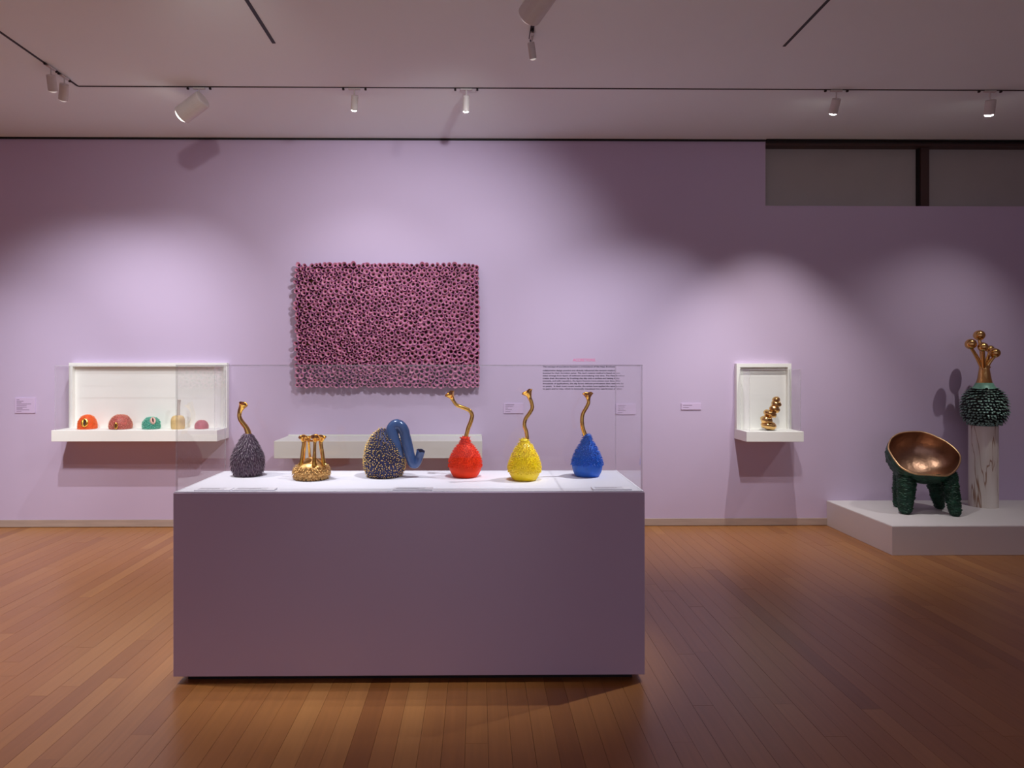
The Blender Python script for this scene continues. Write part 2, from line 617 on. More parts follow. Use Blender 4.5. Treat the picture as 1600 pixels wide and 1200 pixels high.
planks.sort(key=seen, reverse=True)
flo = fl.location
rest = bmesh.new()
for i, (x, y0, y1, dz) in enumerate(planks):
    if i < 300 and seen(planks[i]) > 0:
        o = bpy.data.objects.new('plank', pm)
        C.objects.link(o)
        o.parent = fl
        o.location = Vector((x, y0 + 0.0004, -0.014 + dz)) - flo
        o.scale = (PW - 0.0011, y1 - y0 - 0.0008, 0.014)
    else:
        box(rest, x - PW / 2 + 0.0005 - flo.x, x + PW / 2 - 0.0005 - flo.x, y0 + 0.0004 - flo.y, y1 - 0.0004 - flo.y, -0.014 + dz - flo.z, dz - flo.z)
obj('planks', rest, M['wood'], fl, kind='stuff')

structure(bx('ceiling', (XL, XR, YB, WALL + 0.15, HC, HC + 0.12), M['ceil']))

# back wall with the cut-out for the clerestory window
wx = at(1196, 300, WALL).x
wz = at(1196, 321.5, WALL).z
bm = bmesh.new()
pts = [(XL, 0), (XR, 0), (XR, wz), (wx, wz), (wx, HC), (XL, HC)]
f0 = [bm.verts.new((x, 0, z)) for x, z in pts]
f1 = [bm.verts.new((x, 0.16, z)) for x, z in pts]
bm.faces.new(f0); bm.faces.new(f1[::-1])
for k in range(len(pts)):
    bm.faces.new((f0[k], f0[(k + 1) % 6], f1[(k + 1) % 6], f1[k]))
structure(obj('wall_back', bm, M['wall'], loc=(0, WALL, 0)))
structure(bx('wall_left', (XL - 0.12, XL, YB, WALL + 0.16, 0, HC), M['wall']))
structure(bx('wall_right', (XR, XR + 0.12, YB, WALL + 0.16, 0, HC), M['roomwall']))
bbz = at(60, 812, WALL).z
structure(bx('baseboard_back', (XL, at(1300, 800, WALL).x, WALL - 0.012, WALL, 0.003, bbz), M['base'], bevel=0.002))
structure(bx('shadow_gap_strip_1', (XL, wx - 0.005, WALL - 0.014, WALL, HC - 0.016, HC), M['black']))  # black strip draws the shade of the gap between wall and ceiling
structure(bx('shadow_gap_strip_2', (wx + 0.0, XR, WALL - 0.03, WALL - 0.001, HC - 0.012, HC), M['black']))  # same gap shade, drawn as a black strip above the window

# clerestory window
win = thing('window_1', 'dark', 'window', ((wx + XR) / 2, WALL + 0.12, wz))
del win['label'], win['category']
win['kind'] = 'structure'


def winp(name, d, m, bevel=0):
    return bx(name, d, m, win, bevel)


zt = at(1300, 230.5, WALL + 0.06).z
winp('head_frame', (wx, XR, WALL + 0.0, WALL + 0.16, zt, HC - 0.013), M['wframe'])
winp('head_channel', (wx, XR, WALL - 0.004, WALL, zt + 0.022, zt + 0.030), M['black'])
mx0 = at(1436, 280, WALL + 0.06).x
mx1 = at(1452, 280, WALL + 0.06).x
winp('mullion', (mx0 + 0.012, mx1 - 0.034, WALL + 0.05, WALL + 0.16, wz, zt), M['wframe'])
winp('mullion', (mx1 - 0.028, mx1, WALL + 0.06, WALL + 0.16, wz, zt), M['wframe'])
winp('mullion_gap', (mx0, mx0 + 0.012, WALL + 0.07, WALL + 0.16, wz, zt), M['black'])
winp('blind', (wx, mx0, WALL + 0.11, WALL + 0.115, wz, zt), M['blind'])
winp('blind', (mx1, XR, WALL + 0.11, WALL + 0.115, wz, zt), M['blind'])
winp('backing', (wx, XR, WALL + 0.16, WALL + 0.18, wz, HC), M['black'])

# ------------------------------------------------------------------ lighting tracks
TY = at_z(700, 138, HC).y


def track(p0, p1, label, width=0.012):
    a = Vector(p0); d = Vector(p1) - a
    L = d.length
    ang = math.atan2(d.y, d.x)
    bm = bmesh.new()
    box(bm, 0, L, -width / 2, width / 2, -0.004, 0.0)
    o = obj('lighting_track', bm, M['slot'], loc=(a.x, a.y, HC))
    o.rotation_euler = (0, 0, ang)
    return tag(o, label, 'track')


xa = at_z(122, 134.5, HC)
track((xa.x, xa.y, HC), (XR - 0.3, at_z(1560, 141, HC).y, HC), 'long thin black recessed ceiling track running parallel to the lilac wall')
xb = at_z(0, 46, HC)
dd = (xb - xa)
track((xa.x, xa.y, HC), (xa.x, xa.y - 3.4, HC), 'dark ceiling track slanting to the upper left corner with two small lamps', 0.016)
for px, py, lab, wd in ((428, 67, 'short dark ceiling track left of centre ending bare near the top edge', 0.022),
                        (829, 60, 'dark ceiling track at centre carrying the big and the tiny spotlight', 0.024),
                        (1225, 72, 'thin dark ceiling track right of centre ending bare', 0.018)):
    q = at_z(px, py, HC)
    track((q.x, q.y, HC), (q.x, q.y - 3.2, HC), lab, wd)


def cyl_between(bm, a, b, r, seg=24, mi=0, r2=None):
    sweep(bm, [tuple(a) + (r,), tuple(b) + (r if r2 is None else r2,)], seg, mi, sub=1)


def lamp(attach, top, bottom, r, label, lit, name='spotlight', along='x', clips=True, big=False, group=None):
    root = thing(name, label, 'spotlight', attach, group)
    A, T, B = Vector(attach), Vector(top), Vector(bottom)
    ax = (B - T).normalized()
    bm = bmesh.new()
    # hollow housing: outer wall, rounded back, inner lip
    side = ax.orthogonal().normalized()
    b2 = ax.cross(side)
    L = (B - T).length
    prof = [(0, 0), (r * 0.8, 0), (r * 0.96, L * 0.02), (r, L * 0.06), (r, L * 0.98), (r * 0.97, L), (r * 0.86, L), (r * 0.84, L * 0.93)]
    rings = []
    for rr, t in prof:
        c = T + ax * t - A
        rings.append([bm.verts.new(c)] if rr == 0 else
                     [bm.verts.new(c + (side * math.cos(2 * PI * k / 28) + b2 * math.sin(2 * PI * k / 28)) * rr) for k in range(28)])
    skin(bm, rings)
    body = obj('housing', bm, M['fixture'], root, smooth=False)
    for p in body.data.polygons:
        p.use_smooth = False
    bm = bmesh.new()
    c = T + ax * (L * 0.96) - A
    rings = []
    for q_, h_ in ((0.845, 0.0), (0.80, 0.16), (0.62, 0.32), (0.34, 0.42), (0.0, 0.45)):
        cc = c + ax * (h_ * r + (L * 0.03 if h_ else 0))
        rings.append([bm.verts.new(cc)] if q_ == 0 else [bm.verts.new(cc + (side * math.cos(2 * PI * k / 28) + b2 * math.sin(2 * PI * k / 28)) * r * q_) for k in range(28)])
    skin(bm, rings)
    obj('lens', bm, (M['lens_big'] if r > 0.05 else M['lens']) if lit else M['lens_dim'], root)
    # stem and knuckle
    bm = bmesh.new()
    k0 = T + ax * (L * 0.12) - A
    sweep(bm, [(0, 0, 0, 0.005), (0, 0, k0.z * 0.6, 0.005), (k0.x, k0.y, k0.z, 0.006)], 8, sub=3)
    obj('stem', bm, M['fixture'], root, smooth=True)
    bm = bmesh.new()
    dx, dy = (0.045, 0.011) if along == 'x' else (0.011, 0.045)
    box(bm, -dx, dx, -dy, dy, -0.012, 0, 0, 0.002)
    obj('track_adapter', bm, M['fixture'], root)
    if clips:
        for s in (-1, 1):
            bm = bmesh.new()
            cx_, cy_ = (s * 0.084, 0) if along == 'x' else (0, s * 0.066)
            box(bm, cx_ - 0.008, cx_ + 0.008, cy_ - 0.008, cy_ + 0.008, -0.014, 0, 0, 0.002)
            obj('clip', bm, M['slot'], root)
    return root


def lamp_px(ax_, ay_, tx, ty, bx_, by_, dY, rpx, label, lit, along='x', name='spotlight', group=None):
    A = at_z(ax_, ay_, HC)
    k = mperpx(ax_, A.y)
    A.z = HC - 0.004
    T = at(tx, ty, A.y)
    B = at(bx_, by_, A.y + dY)
    return lamp(A, T, B, rpx * k, label, lit, name, along, group=group)


lamp_px(79.6, 103.5, 79.5, 117, 83, 142, 0.05, 6.8, 'small white spotlight farther left of the two on the slanting corner track', False, 'y')
lamp_px(100.6, 118.5, 100.6, 131, 98.6, 156, 0.05, 6.8, 'small white spotlight nearest the corner where two ceiling tracks meet', False, 'y')
lamp_px(311, 136.3, 318, 154.5, 284, 180, 0.05, 14.0, 'large boxy white spotlight tilted down left above the left wall case', True)
lamp_px(553.8, 137.3, 554.6, 149, 553.2, 172, 0.05, 5.4, 'small glowing white spotlight above the magenta tube panel', True)
lamp_px(728.6, 138, 728.6, 149, 728.0, 174, 0.05, 5.2, 'small glowing white spotlight above the right edge of the tube panel', True)
lamp_px(1306.8, 140, 1307.3, 154, 1301.5, 177, 0.06, 6.6, 'small glowing white spotlight below the left end of the window', True)
lamp_px(1546.8, 141, 1548.3, 156, 1545.4, 179, 0.04, 7.4, 'small white spotlight on the long track nearest the right edge', True)
lamp_px(831, 53, 829.6, 66, 833, 92, 0.03, 5.6, 'tiny white spotlight hanging at the end of the central track', False, 'y')
A = Vector((at_z(829, 60, HC).x, 3.42, HC - 0.004))
lamp(A, at(858, -20, 3.40), at(826.5, 25, 3.56), 0.064, 'large white cylinder spotlight cut off by the top edge at centre', False, along='y')

# ------------------------------------------------------------------ central pedestal and its cover
PY0, PY1 = 3.224, 3.866
pl, pr_ = at(270.5, 900, PY0).x, at(1007.5, 900, PY0).x
pz1 = 0.902
pz0 = at(600, 1056, PY0).z
ped = thing('display_pedestal', 'long lilac box pedestal with pale top standing on the wooden floor', 'pedestal', ((pl + pr_) / 2, (PY0 + PY1) / 2, 0))
bx('body', (pl, pr_, PY0, PY1, pz0, pz1 - 0.004), M['ped'], ped, 0.002)
bx('deck', (pl + 0.004, pr_ - 0.004, PY0 + 0.003, PY1 - 0.003, pz1 - 0.0045, pz1), M['ped_top'], ped)
bx('recessed_base', (pl + 0.05, pr_ - 0.05, PY0 + 0.05, PY1 - 0.05, 0, pz0 + 0.001), M['black'], ped)


def pane_box(root, x0, x1, y0, y1, z0, z1, t, back=True):
    """five-sided acrylic cover: every pane a slab with clear faces and polished edges"""
    def pane(name, dims, normal_axis):
        a0, a1, b0, b1, c0, c1 = dims
        bm = bmesh.new()
        c = Vector(((a0 + a1) / 2, (b0 + b1) / 2, c0))
        box(bm, a0 - c.x, a1 - c.x, b0 - c.y, b1 - c.y, 0, c1 - c0)
        bm.normal_update()
        for f in bm.faces:
            n = f.normal
            f.material_index = 0 if abs(n[normal_axis]) > 0.9 else 1
        obj(name, bm, [M['clear'], M['edge']], root, c - root.location)
    g = 0.0004
    pane('front_pane', (x0, x1, y0, y0 + t, z0, z1 - t - g), 1)
    if back:
        pane('back_pane', (x0, x1, y1 - t, y1, z0, z1 - t - g), 1)
    ye = y1 - t - g if back else y1
    pane('side_pane', (x0, x0 + t, y0 + t + g, ye, z0, z1 - t - g), 0)
    pane('side_pane', (x1 - t, x1, y0 + t + g, ye, z0, z1 - t - g), 0)
    pane('top_pane', (x0, x1, y0, y1, z1 - t, z1), 2)


vx0, vx1 = at(274.5, 700, PY0 + 0.006).x, at(1004, 700, PY0 + 0.006).x
cov = thing('acrylic_cover', 'large clear acrylic cover standing over the six vases on the pedestal', 'display cover', ((vx0 + vx1) / 2, (PY0 + PY1) / 2, pz1))
pane_box(cov, vx0, vx1, PY0 + 0.006, PY1 - 0.008, pz1 + 0.0005, 1.5, 0.007)

# ------------------------------------------------------------------ wall display cases
SF = 6.055                     # front plane of the two wall shelves


def wall_case(xf0, xf1, ytop_f, ybot_f, fx0, fx1, fy0, cover_top, ax0, ax1, label, clabel):
    X0, X1 = at(xf0, 680, SF).x, at(xf1, 680, SF).x
    zt_, zb = at(xf0, ytop_f, SF).z, at(xf0, ybot_f, SF).z
    root = thing('wall_display_case', label, 'display case', ((X0 + X1) / 2, WALL, zb))
    bx('shelf', (X0, X1, SF, WALL - 0.001, zb, zt_), M['white'], root, 0.002)
    D = 0.055
    yf = WALL - D
    GX0, GX1 = at(fx0, 600, yf).x, at(fx1, 600, yf).x
    GX0 = max(GX0, X0); GX1 = min(GX1, X1)
    GZ = at(fx0, fy0, yf).z
    t = 0.034
    bx('frame_side', (GX0, GX0 + t, yf, WALL - 0.001, zt_, GZ - t), M['white'], root, 0.001)
    bx('frame_side', (GX1 - t, GX1, yf, WALL - 0.001, zt_, GZ - t), M['white'], root, 0.001)
    bx('frame_top', (GX0, GX1, yf, WALL - 0.001, GZ - t, GZ), M['white'], root, 0.001)
    bx('back_panel', (GX0 + t, GX1 - t, WALL - 0.012, WALL - 0.001, zt_, GZ - t), M['white'], root)
    A0, A1 = at(ax0, 600, SF + 0.02).x, at(ax1, 600, SF + 0.02).x
    c = thing('acrylic_cover', clabel, 'display cover', ((A0 + A1) / 2, (SF + WALL) / 2, zt_))
    zc = at(ax0, cover_top, SF + 0.02).z
    pane_box(c, A0, A1, SF + 0.02, yf - 0.001, zt_ + 0.0005, zc, 0.006, back=False)
    return root, zt_


lc, zs1 = wall_case(80, 339, 672.5, 690, 107.5, 357, 567, 571, 85.5, 335.5,
                    'wide white open-fronted wall case with a thick shelf holding five small ceramics',
                    'clear acrylic cover on the wide left wall case')
rc, zs2 = wall_case(1166.5, 1256, 674.5, 690.5, 1151, 1238, 568, 577, 1171, 1251.5,
                    'narrow white wall case holding one stacked bronze sculpture',
                    'clear acrylic cover on the narrow right wall case')

# shelf under the tube panel, behind the pedestal
s0, s1 = at(428, 700, 5.90), at(753.5, 700, 5.90)
sh = thing('wall_shelf', 'empty cream wall shelf below the tube panel, seen through the pedestal cover', 'shelf',
           ((s0.x + s1.x) / 2, WALL, at(428, 716.5, 5.90).z))
bx('slab', (s0.x, s1.x, 5.90, WALL - 0.001, at(428, 716.5, 5.90).z, at(428, 689.3, 5.90).z), M['cream'], sh, 0.002)
bx('back_rail', (s0.x + 0.003, s1.x - 0.003, WALL - 0.02, WALL - 0.001, at(428, 689.3, 5.90).z, at(428, 689.3, 5.90).z + 0.012), M['cream'], sh, 0.001)

# ------------------------------------------------------------------ magenta tube panel
TX0, TX1 = at(465.5, 500, WALL - 0.05).x, at(746.5, 500, WALL - 0.05).x
TZ0, TZ1 = at(600, 603.5, WALL - 0.05).z, at(600, 416, WALL - 0.05).z
art = thing('tube_relief_panel', 'rectangular relief panel crowded with magenta ceramic tubes on the lilac wall', 'wall art',
            ((TX0 + TX1) / 2, WALL, TZ0))
bx('backing_board', (TX0, TX1, WALL - 0.038, WALL - 0.012, TZ0, TZ1), M['mustard'], art, 0.002)
bx('wall_cleat', (TX0 + 0.1, TX1 - 0.1, WALL - 0.0125, WALL - 0.001, TZ0 + 0.1, TZ1 - 0.1), M['slot'], art)
tr = random.Random(5)
TW, TH = TX1 - TX0, TZ1 - TZ0


def fieldr(x, z):
    v = noise.noise(Vector((x * 1.7 + 3.1, z * 1.7, 0.4)))
    big = 0.5 + 0.5 * math.tanh((x / TW - 0.62) * 5)
    return 0.0230 + 0.0042 * v + 0.0028 * big


# relaxed random packing
cent = []
rows = 0
z = 0.016
while z < TH:
    x = 0.012 + (0.022 if rows % 2 else 0)
    while x < TW - 0.004:
        cent.append([x + tr.uniform(-0.024, 0.024), z + tr.uniform(-0.024, 0.024), 0])
        x += 0.0435
    z += 0.0385
    rows += 1
for c in cent:
    c[2] = fieldr(c[0], c[1]) * tr.uniform(0.80, 1.22)
for it in range(40):
    cell = {}
    for i, c in enumerate(cent):
        cell.setdefault((int(c[0] / 0.06), int(c[1] / 0.06)), []).append(i)
    for i, c in enumerate(cent):
        gx, gz = int(c[0] / 0.06), int(c[1] / 0.06)
        for ax_ in (-1, 0, 1):
            for az in (-1, 0, 1):
                for j in cell.get((gx + ax_, gz + az), ()):
                    if j <= i:
                        continue
                    q = cent[j]
                    dx, dz = q[0] - c[0], q[1] - c[1]
                    d = math.hypot(dx, dz) or 1e-6
                    ov = c[2] + q[2] - d
                    if ov > 0:
                        k = 0.33 * ov / d
                        c[0] -= dx * k; c[1] -= dz * k; q[0] += dx * k; q[1] += dz * k
    for c in cent:
        c[0] = min(max(c[0], 0.002), TW - 0.008)
        c[1] = min(max(c[1], 0.010), TH - 0.004)


def ceramic_tube(bm, x, z, r, rr):
    r = r * 0.97
    seg = 10
    L = rr.uniform(0.042, 0.066)
    tx = rr.uniform(-0.10, 0.10); tz = rr.uniform(-0.10, 0.10)
    if x < 0.04: tx -= 0.12
    if z > TH - 0.04: tz += 0.14
    if z < 0.04: tz -= 0.05
    ph = rr.uniform(0, 6.28); el = rr.uniform(0.0, 0.14); hol = rr.uniform(0.32, 0.56)
    ox, oz = rr.uniform(-0.12, 0.12) * r, rr.uniform(-0.12, 0.12) * r
    prof = [(0.72, 0.0, 0), (0.80, 0.55, 0), (0.93, 0.9, 0), (1.0, 1.0, 1), (0.90, 1.03, 1), (0.80, 0.97, 2), (hol, 0.70, 2), (hol * 0.8, 0.45, 3)]
    rings = []
    y0 = WALL - 0.038
    for q, t, _ in prof:
        ring = []
        for k in range(seg):
            a = 2 * PI * k / seg
            e = 1 + el * math.cos(2 * (a - ph)) + 0.04 * math.sin(3 * a + ph * 2)
            cx_ = ox * t if q < 0.8 and t > 0.4 and _ > 1 else 0
            cz_ = oz * t if q < 0.8 and t > 0.4 and _ > 1 else 0
            ring.append(bm.verts.new((x + tx * L * t + cx_ + r * q * e * math.cos(a), -0.0 - L * t, z + tz * L * t + cz_ + r * q * e * math.sin(a))))
        rings.append(ring)
    for i in range(len(prof) - 1):
        skin(bm, rings[i:i + 2], prof[i + 1][2])
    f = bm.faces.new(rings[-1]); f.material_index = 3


TM = [M['tube_out'], M['tube_cup'], M['tube_in'], M['tube_hole']]
cent.sort(key=lambda c: -c[2])
rest = bmesh.new()
for i, (x, z, r) in enumerate(cent):
    rr = random.Random(i)
    if i < 300:
        bm = bmesh.new()
        ceramic_tube(bm, 0, 0, r, rr) if False else None
        # build about the tube's own root, keeping the edge lean
        ceramic_tube(bm, x, z, r, rr)
        bmesh.ops.translate(bm, verts=bm.verts[:], vec=(-x, 0, -z))
        obj('ceramic_tube', bm, TM, art, Vector((TX0 + x, WALL - 0.038, TZ0 + z)) - art.location, smooth=True)
    else:
        ceramic_tube(rest, x, z, r, rr)
obj('ceramic_tubes', rest, TM, art, Vector((TX0, WALL - 0.038, TZ0)) - art.location, smooth=True, kind='stuff')


# ------------------------------------------------------------------ vases on the pedestal
class Px:
    """local frame of a thing: root on its support, pixels of its own depth turned into metres"""
    def __init__(s, pxc, ybase, zs, yoff=0.04, Y=None):
        if Y is None:
            Y = at_z(pxc, ybase, zs).y + yoff
        s.k = mperpx(pxc, Y)
        p = at(pxc, ybase, Y)
        s.c = Y / math.hypot(Y, p.x)
        s.root = Vector((p.x, Y, zs))
        s.pxc, s.yb = pxc, at_y(p.x, Y, zs)

    def x(s, px): return (px - s.pxc) * s.k

    def z(s, py): return (s.yb - py) * s.k

    def prof(s, pts, sub=5):
        return [(r, max(z, 0.0004)) for r, z in smooth_prof([(r * s.k * s.c, s.z(y)) for r, y in pts], sub)]

    def path(s, pts):
        out = []
        for a, b_, dy, r in pts:
            p = at(a, b_, s.root.y + dy) - s.root
            out.append((p.x, dy, p.z, r * s.c * mperpx(a, s.root.y + dy)))
        return out


def at_y(x, Y, z):
    t = Y * math.cos(YAW) + x * math.sin(YAW)
    return HOR + (EYE - z) * F / t


def vase_body(root, prof, m, name='body', seg=48):
    bm = bmesh.new()
    lathe(bm, [(0, prof[0][1])] + prof + [(0, prof[-1][1])], seg)
    return obj(name, bm, m, root, smooth=True)


# deck label cards first
for x0, x1, y0, y1, lab in ((306, 362, 766.0, 762.5, 'clear label plate on the deck at the far left front corner'),
                            (364, 430, 766.0, 762.5, 'clear label plate on the deck in front of the plum vase'),
                            (614, 676, 766.0, 762.5, 'clear label plate on the deck in front of the navy egg'),
                            (926, 987, 765.5, 761.5, 'clear label plate on the deck in front of the cobalt vase')):
    a = at_z(x0, y0, pz1); b_ = at_z(x1, y0, pz1); c_ = at_z(x0, y1, pz1)
    root = thing('label_plate', lab, 'label', ((a.x + b_.x) / 2, (a.y + c_.y) / 2, pz1))
    w2, d2 = (b_.x - a.x) / 2, max(0.018, (c_.y - a.y) / 2)
    root.location.y = PY0 + 0.022 + d2
    bm = bmesh.new(); box(bm, -w2, w2, -d2, d2, 0.0003, 0.006, 0, 0.001)
    obj('plate', bm, M['plate'], root)
    for k in range(3):
        bm = bmesh.new(); box(bm, -w2 * 0.85, w2 * (0.6 - 0.3 * (k % 2)), d2 * (0.5 - 0.5 * k), d2 * (0.5 - 0.5 * k) + 0.0022, 0.0061, 0.0066)
        obj('text_line', bm, M['cardink'], root)

# 1 plum vase with gold bent neck
q = Px(387, 745, pz1, 0.05)
v = thing('spiky_vase', 'grey-plum shaggy pear-shaped vase with a short gold bent neck, leftmost on pedestal', 'vase', q.root)
prof = q.prof([(14, 746.5), (18, 744), (22.5, 737), (25.5, 726), (24, 712), (18.5, 698), (11.5, 686), (6.5, 677.5)])
vase_body(v, prof, M['plum'])
bm = bmesh.new()
cover_spikes(bm, prof, 0.10, 0.98, 0.0100, 0.024, 0.0032, out=0.50, down=0.9, mi=0, tip=1, flat=0.55, bend=0.1)
obj('spikes', bm, [M['plum'], M['plumtip']], v, smooth=True, kind='stuff')
bm = bmesh.new()
sweep(bm, q.path([(388, 680, 0, 5.0), (388, 677, 0, 4.8), (384.5, 668, 0, 4.2), (377, 658, 0, 3.8), (374, 650, 0, 3.5), (375, 642, 0, 3.8), (378, 636, 0, 5.2), (380.5, 630.5, -0.004, 7.2)]),
      18, 0, mouth=8, mouth_mi=1, wob=0.10, ruffle=0.10, nruf=3)
obj('neck', bm, [M['gold'], M['goldin']], v, smooth=True)

# 2 gold basket pot
q = Px(487, 751, pz1, 0.06)
v = thing('gold_pot', 'squat gold scaly pot with tall gold stalks joined on top', 'vase', q.root)
prof = q.prof([(14, 752.5), (20, 750), (26.5, 744), (28, 736), (25, 728), (20, 723), (15, 720.5), (10, 717), (4, 714)])
vase_body(v, prof, M['gold2'])
bm = bmesh.new()
cover_spikes(bm, prof, 0.18, 0.56, 0.0115, 0.0165, 0.0058, out=0.75, down=0.55, flat=0.4, bend=0.15)
obj('scales', bm, M['gold2'], v, smooth=True, kind='stuff')
tops = []
for a, b_, dyb, dyt, rb in ((471, 474, -0.05, -0.035, 3.2), (484.5, 482.5, 0.04, 0.02, 2.6), (491, 492, -0.065, -0.045, 3.4), (504, 500, 0.03, 0.02, 2.6), (505.5, 502, -0.035, -0.02, 3.4), (474, 477, 0.03, 0.02, 2.6)):
    bm = bmesh.new()
    h = 0 if dyb < 0 else -6
    sweep(bm, q.path([(a + (a - 487) * 0.12, 727 + h, dyb, rb + 1.2), (a, 722 + h, dyb, rb), ((a + b_) / 2, 706, (dyb + dyt) / 2, rb * 0.8), (b_, 692, dyt, rb * 0.75), (b_ + (b_ - 487) * 0.06, 687, dyt * 1.05, rb * 1.1), (b_ + (b_ - 487) * 0.12, 682.0, dyt * 1.2, rb * 2.2)]),
          14, 0, mouth=6, mouth_mi=1, wob=0.1, ruffle=0.14, nruf=3, rseed=a)
    obj('stalk', bm, [M['gold'], M['goldin']], v, smooth=True)
# ragged bridging rims between the stalk mouths
for (a, y_a, da), (b_, y_b, db) in (((471, 685, -0.03), (482, 687, 0.015)), ((482, 687, 0.015), (492, 688, -0.03)), ((492, 688, -0.03), (503, 684, -0.01))):
    bm = bmesh.new()
    sweep(bm, q.path([(a, y_a, da, 2.4), ((a + b_) / 2, (y_a + y_b) / 2 + 1.5, (da + db) / 2, 1.6), (b_, y_b, db, 2.4)]), 10, 0, wob=0.3)
    obj('rim_bridge', bm, M['gold'], v, smooth=True)

# 3 navy egg with slate-blue arching tube
q = Px(601, 747, pz1, 0.06)
v = thing('horned_egg_vase', 'navy egg-shaped vase with gold-tipped bristles and a fat blue arching spout', 'vase', q.root)
prof = q.prof([(19, 748.5), (24, 745.5), (29, 737), (31.5, 725), (31, 711), (27.5, 697), (20.5, 684), (12, 675), (4, 670.5), (1, 670)])
vase_body(v, prof, M['navy'])
bm = bmesh.new()
cover_spikes(bm, prof, 0.06, 0.97, 0.0112, 0.0125, 0.0033, out=1.0, down=0.35, mi=0, tip=1, flat=0.9, lenf=lambda u: 0.6 + 0.8 * min(1, max(0, u * 1.4)))
obj('bristles', bm, [M['navy'], M['tip']], v, smooth=True, kind='stuff')
bm = bmesh.new()
sweep(bm, q.path([(628, 716, -0.035, 4.5), (622, 702, -0.045, 7.5), (616, 689, -0.042, 9.5), (612.5, 677, -0.035, 10.5), (614.5, 667.5, -0.030, 9.8), (621, 664, -0.032, 9.2), (628.5, 668, -0.038, 8.6), (633, 680, -0.04, 8.3), (637, 697, -0.045, 8.2),
                  (641, 713, -0.045, 8.0), (645, 723.5, -0.045, 7.6), (650, 724, -0.045, 7.0), (654, 717, -0.045, 6.4), (656.5, 709, -0.05, 6.4), (658, 704, -0.055, 6.6)]),
      24, 0, mouth=8, mouth_mi=1, wob=0.05, ruffle=0.12, nruf=5)
obj('spout', bm, [M['slate'], M['navy']], v, smooth=True)


# 4-6 red, yellow, cobalt pear vases with long gold necks
def pear(pxc, yb, zs, body, neck, mname, label, spikes_u, sp_len, down, bend, rs):
    q = Px(pxc, yb, zs, 0.05)
    v = thing('spiky_vase', label, 'vase', q.root)
    prof = q.prof(body)
    vase_body(v, prof, M[mname])
    bm = bmesh.new()
    cover_spikes(bm, prof, spikes_u[0], spikes_u[1], 0.0098, sp_len * 0.85, 0.0031, out=0.85, down=down, flat=0.7, bend=bend)
    obj('spikes', bm, M[mname], v, smooth=True, kind='stuff')
    bm = bmesh.new()
    sweep(bm, q.path(neck), 18, 0, mouth=9, mouth_mi=1, wob=0.06, ruffle=0.13, nruf=4, rseed=rs)
    obj('neck', bm, [M['gold'], M['goldin']], v, smooth=True)
    return v


pear(727, 747, pz1,
     [(17.5, 748.3), (19, 744), (24, 735), (25.3, 727), (24.5, 719), (20.5, 709), (14.5, 699), (8.5, 692.5), (7.2, 688), (6.5, 684), (2.0, 682)],
     [(727.5, 684, 0, 3.2), (728.5, 680, 0, 3.2), (732, 668, 0, 3.4), (736.5, 656, 0, 3.3), (737.5, 648, 0, 3.2), (733, 641, 0, 3.0), (724, 637, 0, 2.9), (714, 633, 0, 2.8), (708.5, 626, 0, 2.8), (705.8, 620.5, -0.004, 4.0), (702.5, 614.5, -0.012, 7.8)],
     'red', 'orange-red bristly pear-shaped vase with a long snaking gold neck', (0.27, 0.97), 0.0125, 0.30, 0.0, 0.5)
pear(819.5, 752, pz1,
     [(16.5, 753), (18, 750), (23.5, 740), (25.3, 732), (23.8, 722), (19, 710), (13, 698.5), (8, 692), (6.8, 688), (5, 686), (2, 685)],
     [(823, 690, 0, 3.2), (823.5, 685, 0, 3.2), (822.5, 675, 0, 3.1), (819.5, 665, 0, 3.0), (821, 655, 0, 3.0), (827, 646, 0, 3.0), (831.5, 638, 0, 3.0), (830.5, 629, 0, 3.0), (827.8, 622, 0, 3.2), (826, 616.5, -0.003, 5.0), (823.5, 611.5, -0.006, 8.4)],
     'yellow', 'bright yellow bristly pear-shaped vase with a long wavy gold neck', (0.22, 0.97), 0.0115, 0.25, 0.0, 1.7)
pear(917.5, 746, pz1,
     [(16.5, 747.3), (18, 744), (21.5, 738), (23.5, 731), (23.8, 724), (21.5, 714), (16, 702), (10, 692), (6.8, 685), (5.5, 680), (2, 678)],
     [(914.5, 683, 0, 3.3), (914, 679, 0, 3.3), (910.5, 668, 0, 3.2), (909.3, 656, 0, 3.1), (911, 646, 0, 3.0), (916, 637, 0, 2.9), (919.3, 630, 0, 2.8), (919.5, 625, 0, 2.9), (919, 620, 0, 4.4), (918.5, 614.5, -0.004, 8.0)],
     'blue', 'cobalt blue bristly pear-shaped vase with a long gold neck, rightmost on pedestal', (0.30, 0.98), 0.0145, 0.45, 0.05, 2.9)


# ------------------------------------------------------------------ small ceramics in the left case
def facing(q, px, py, R):
    d = Vector((-q.root.x, -q.root.y, 0)).normalized()
    sd = Vector((-d.y, d.x, 0))
    dx = q.x(px) * sd.x / abs(sd.x)
    h = math.sqrt(max(R * R - dx * dx, 0))
    c = sd * dx * 1.0 + d * h
    c.z = q.z(py)
    return c, (sd * dx / R + d * (h / R))


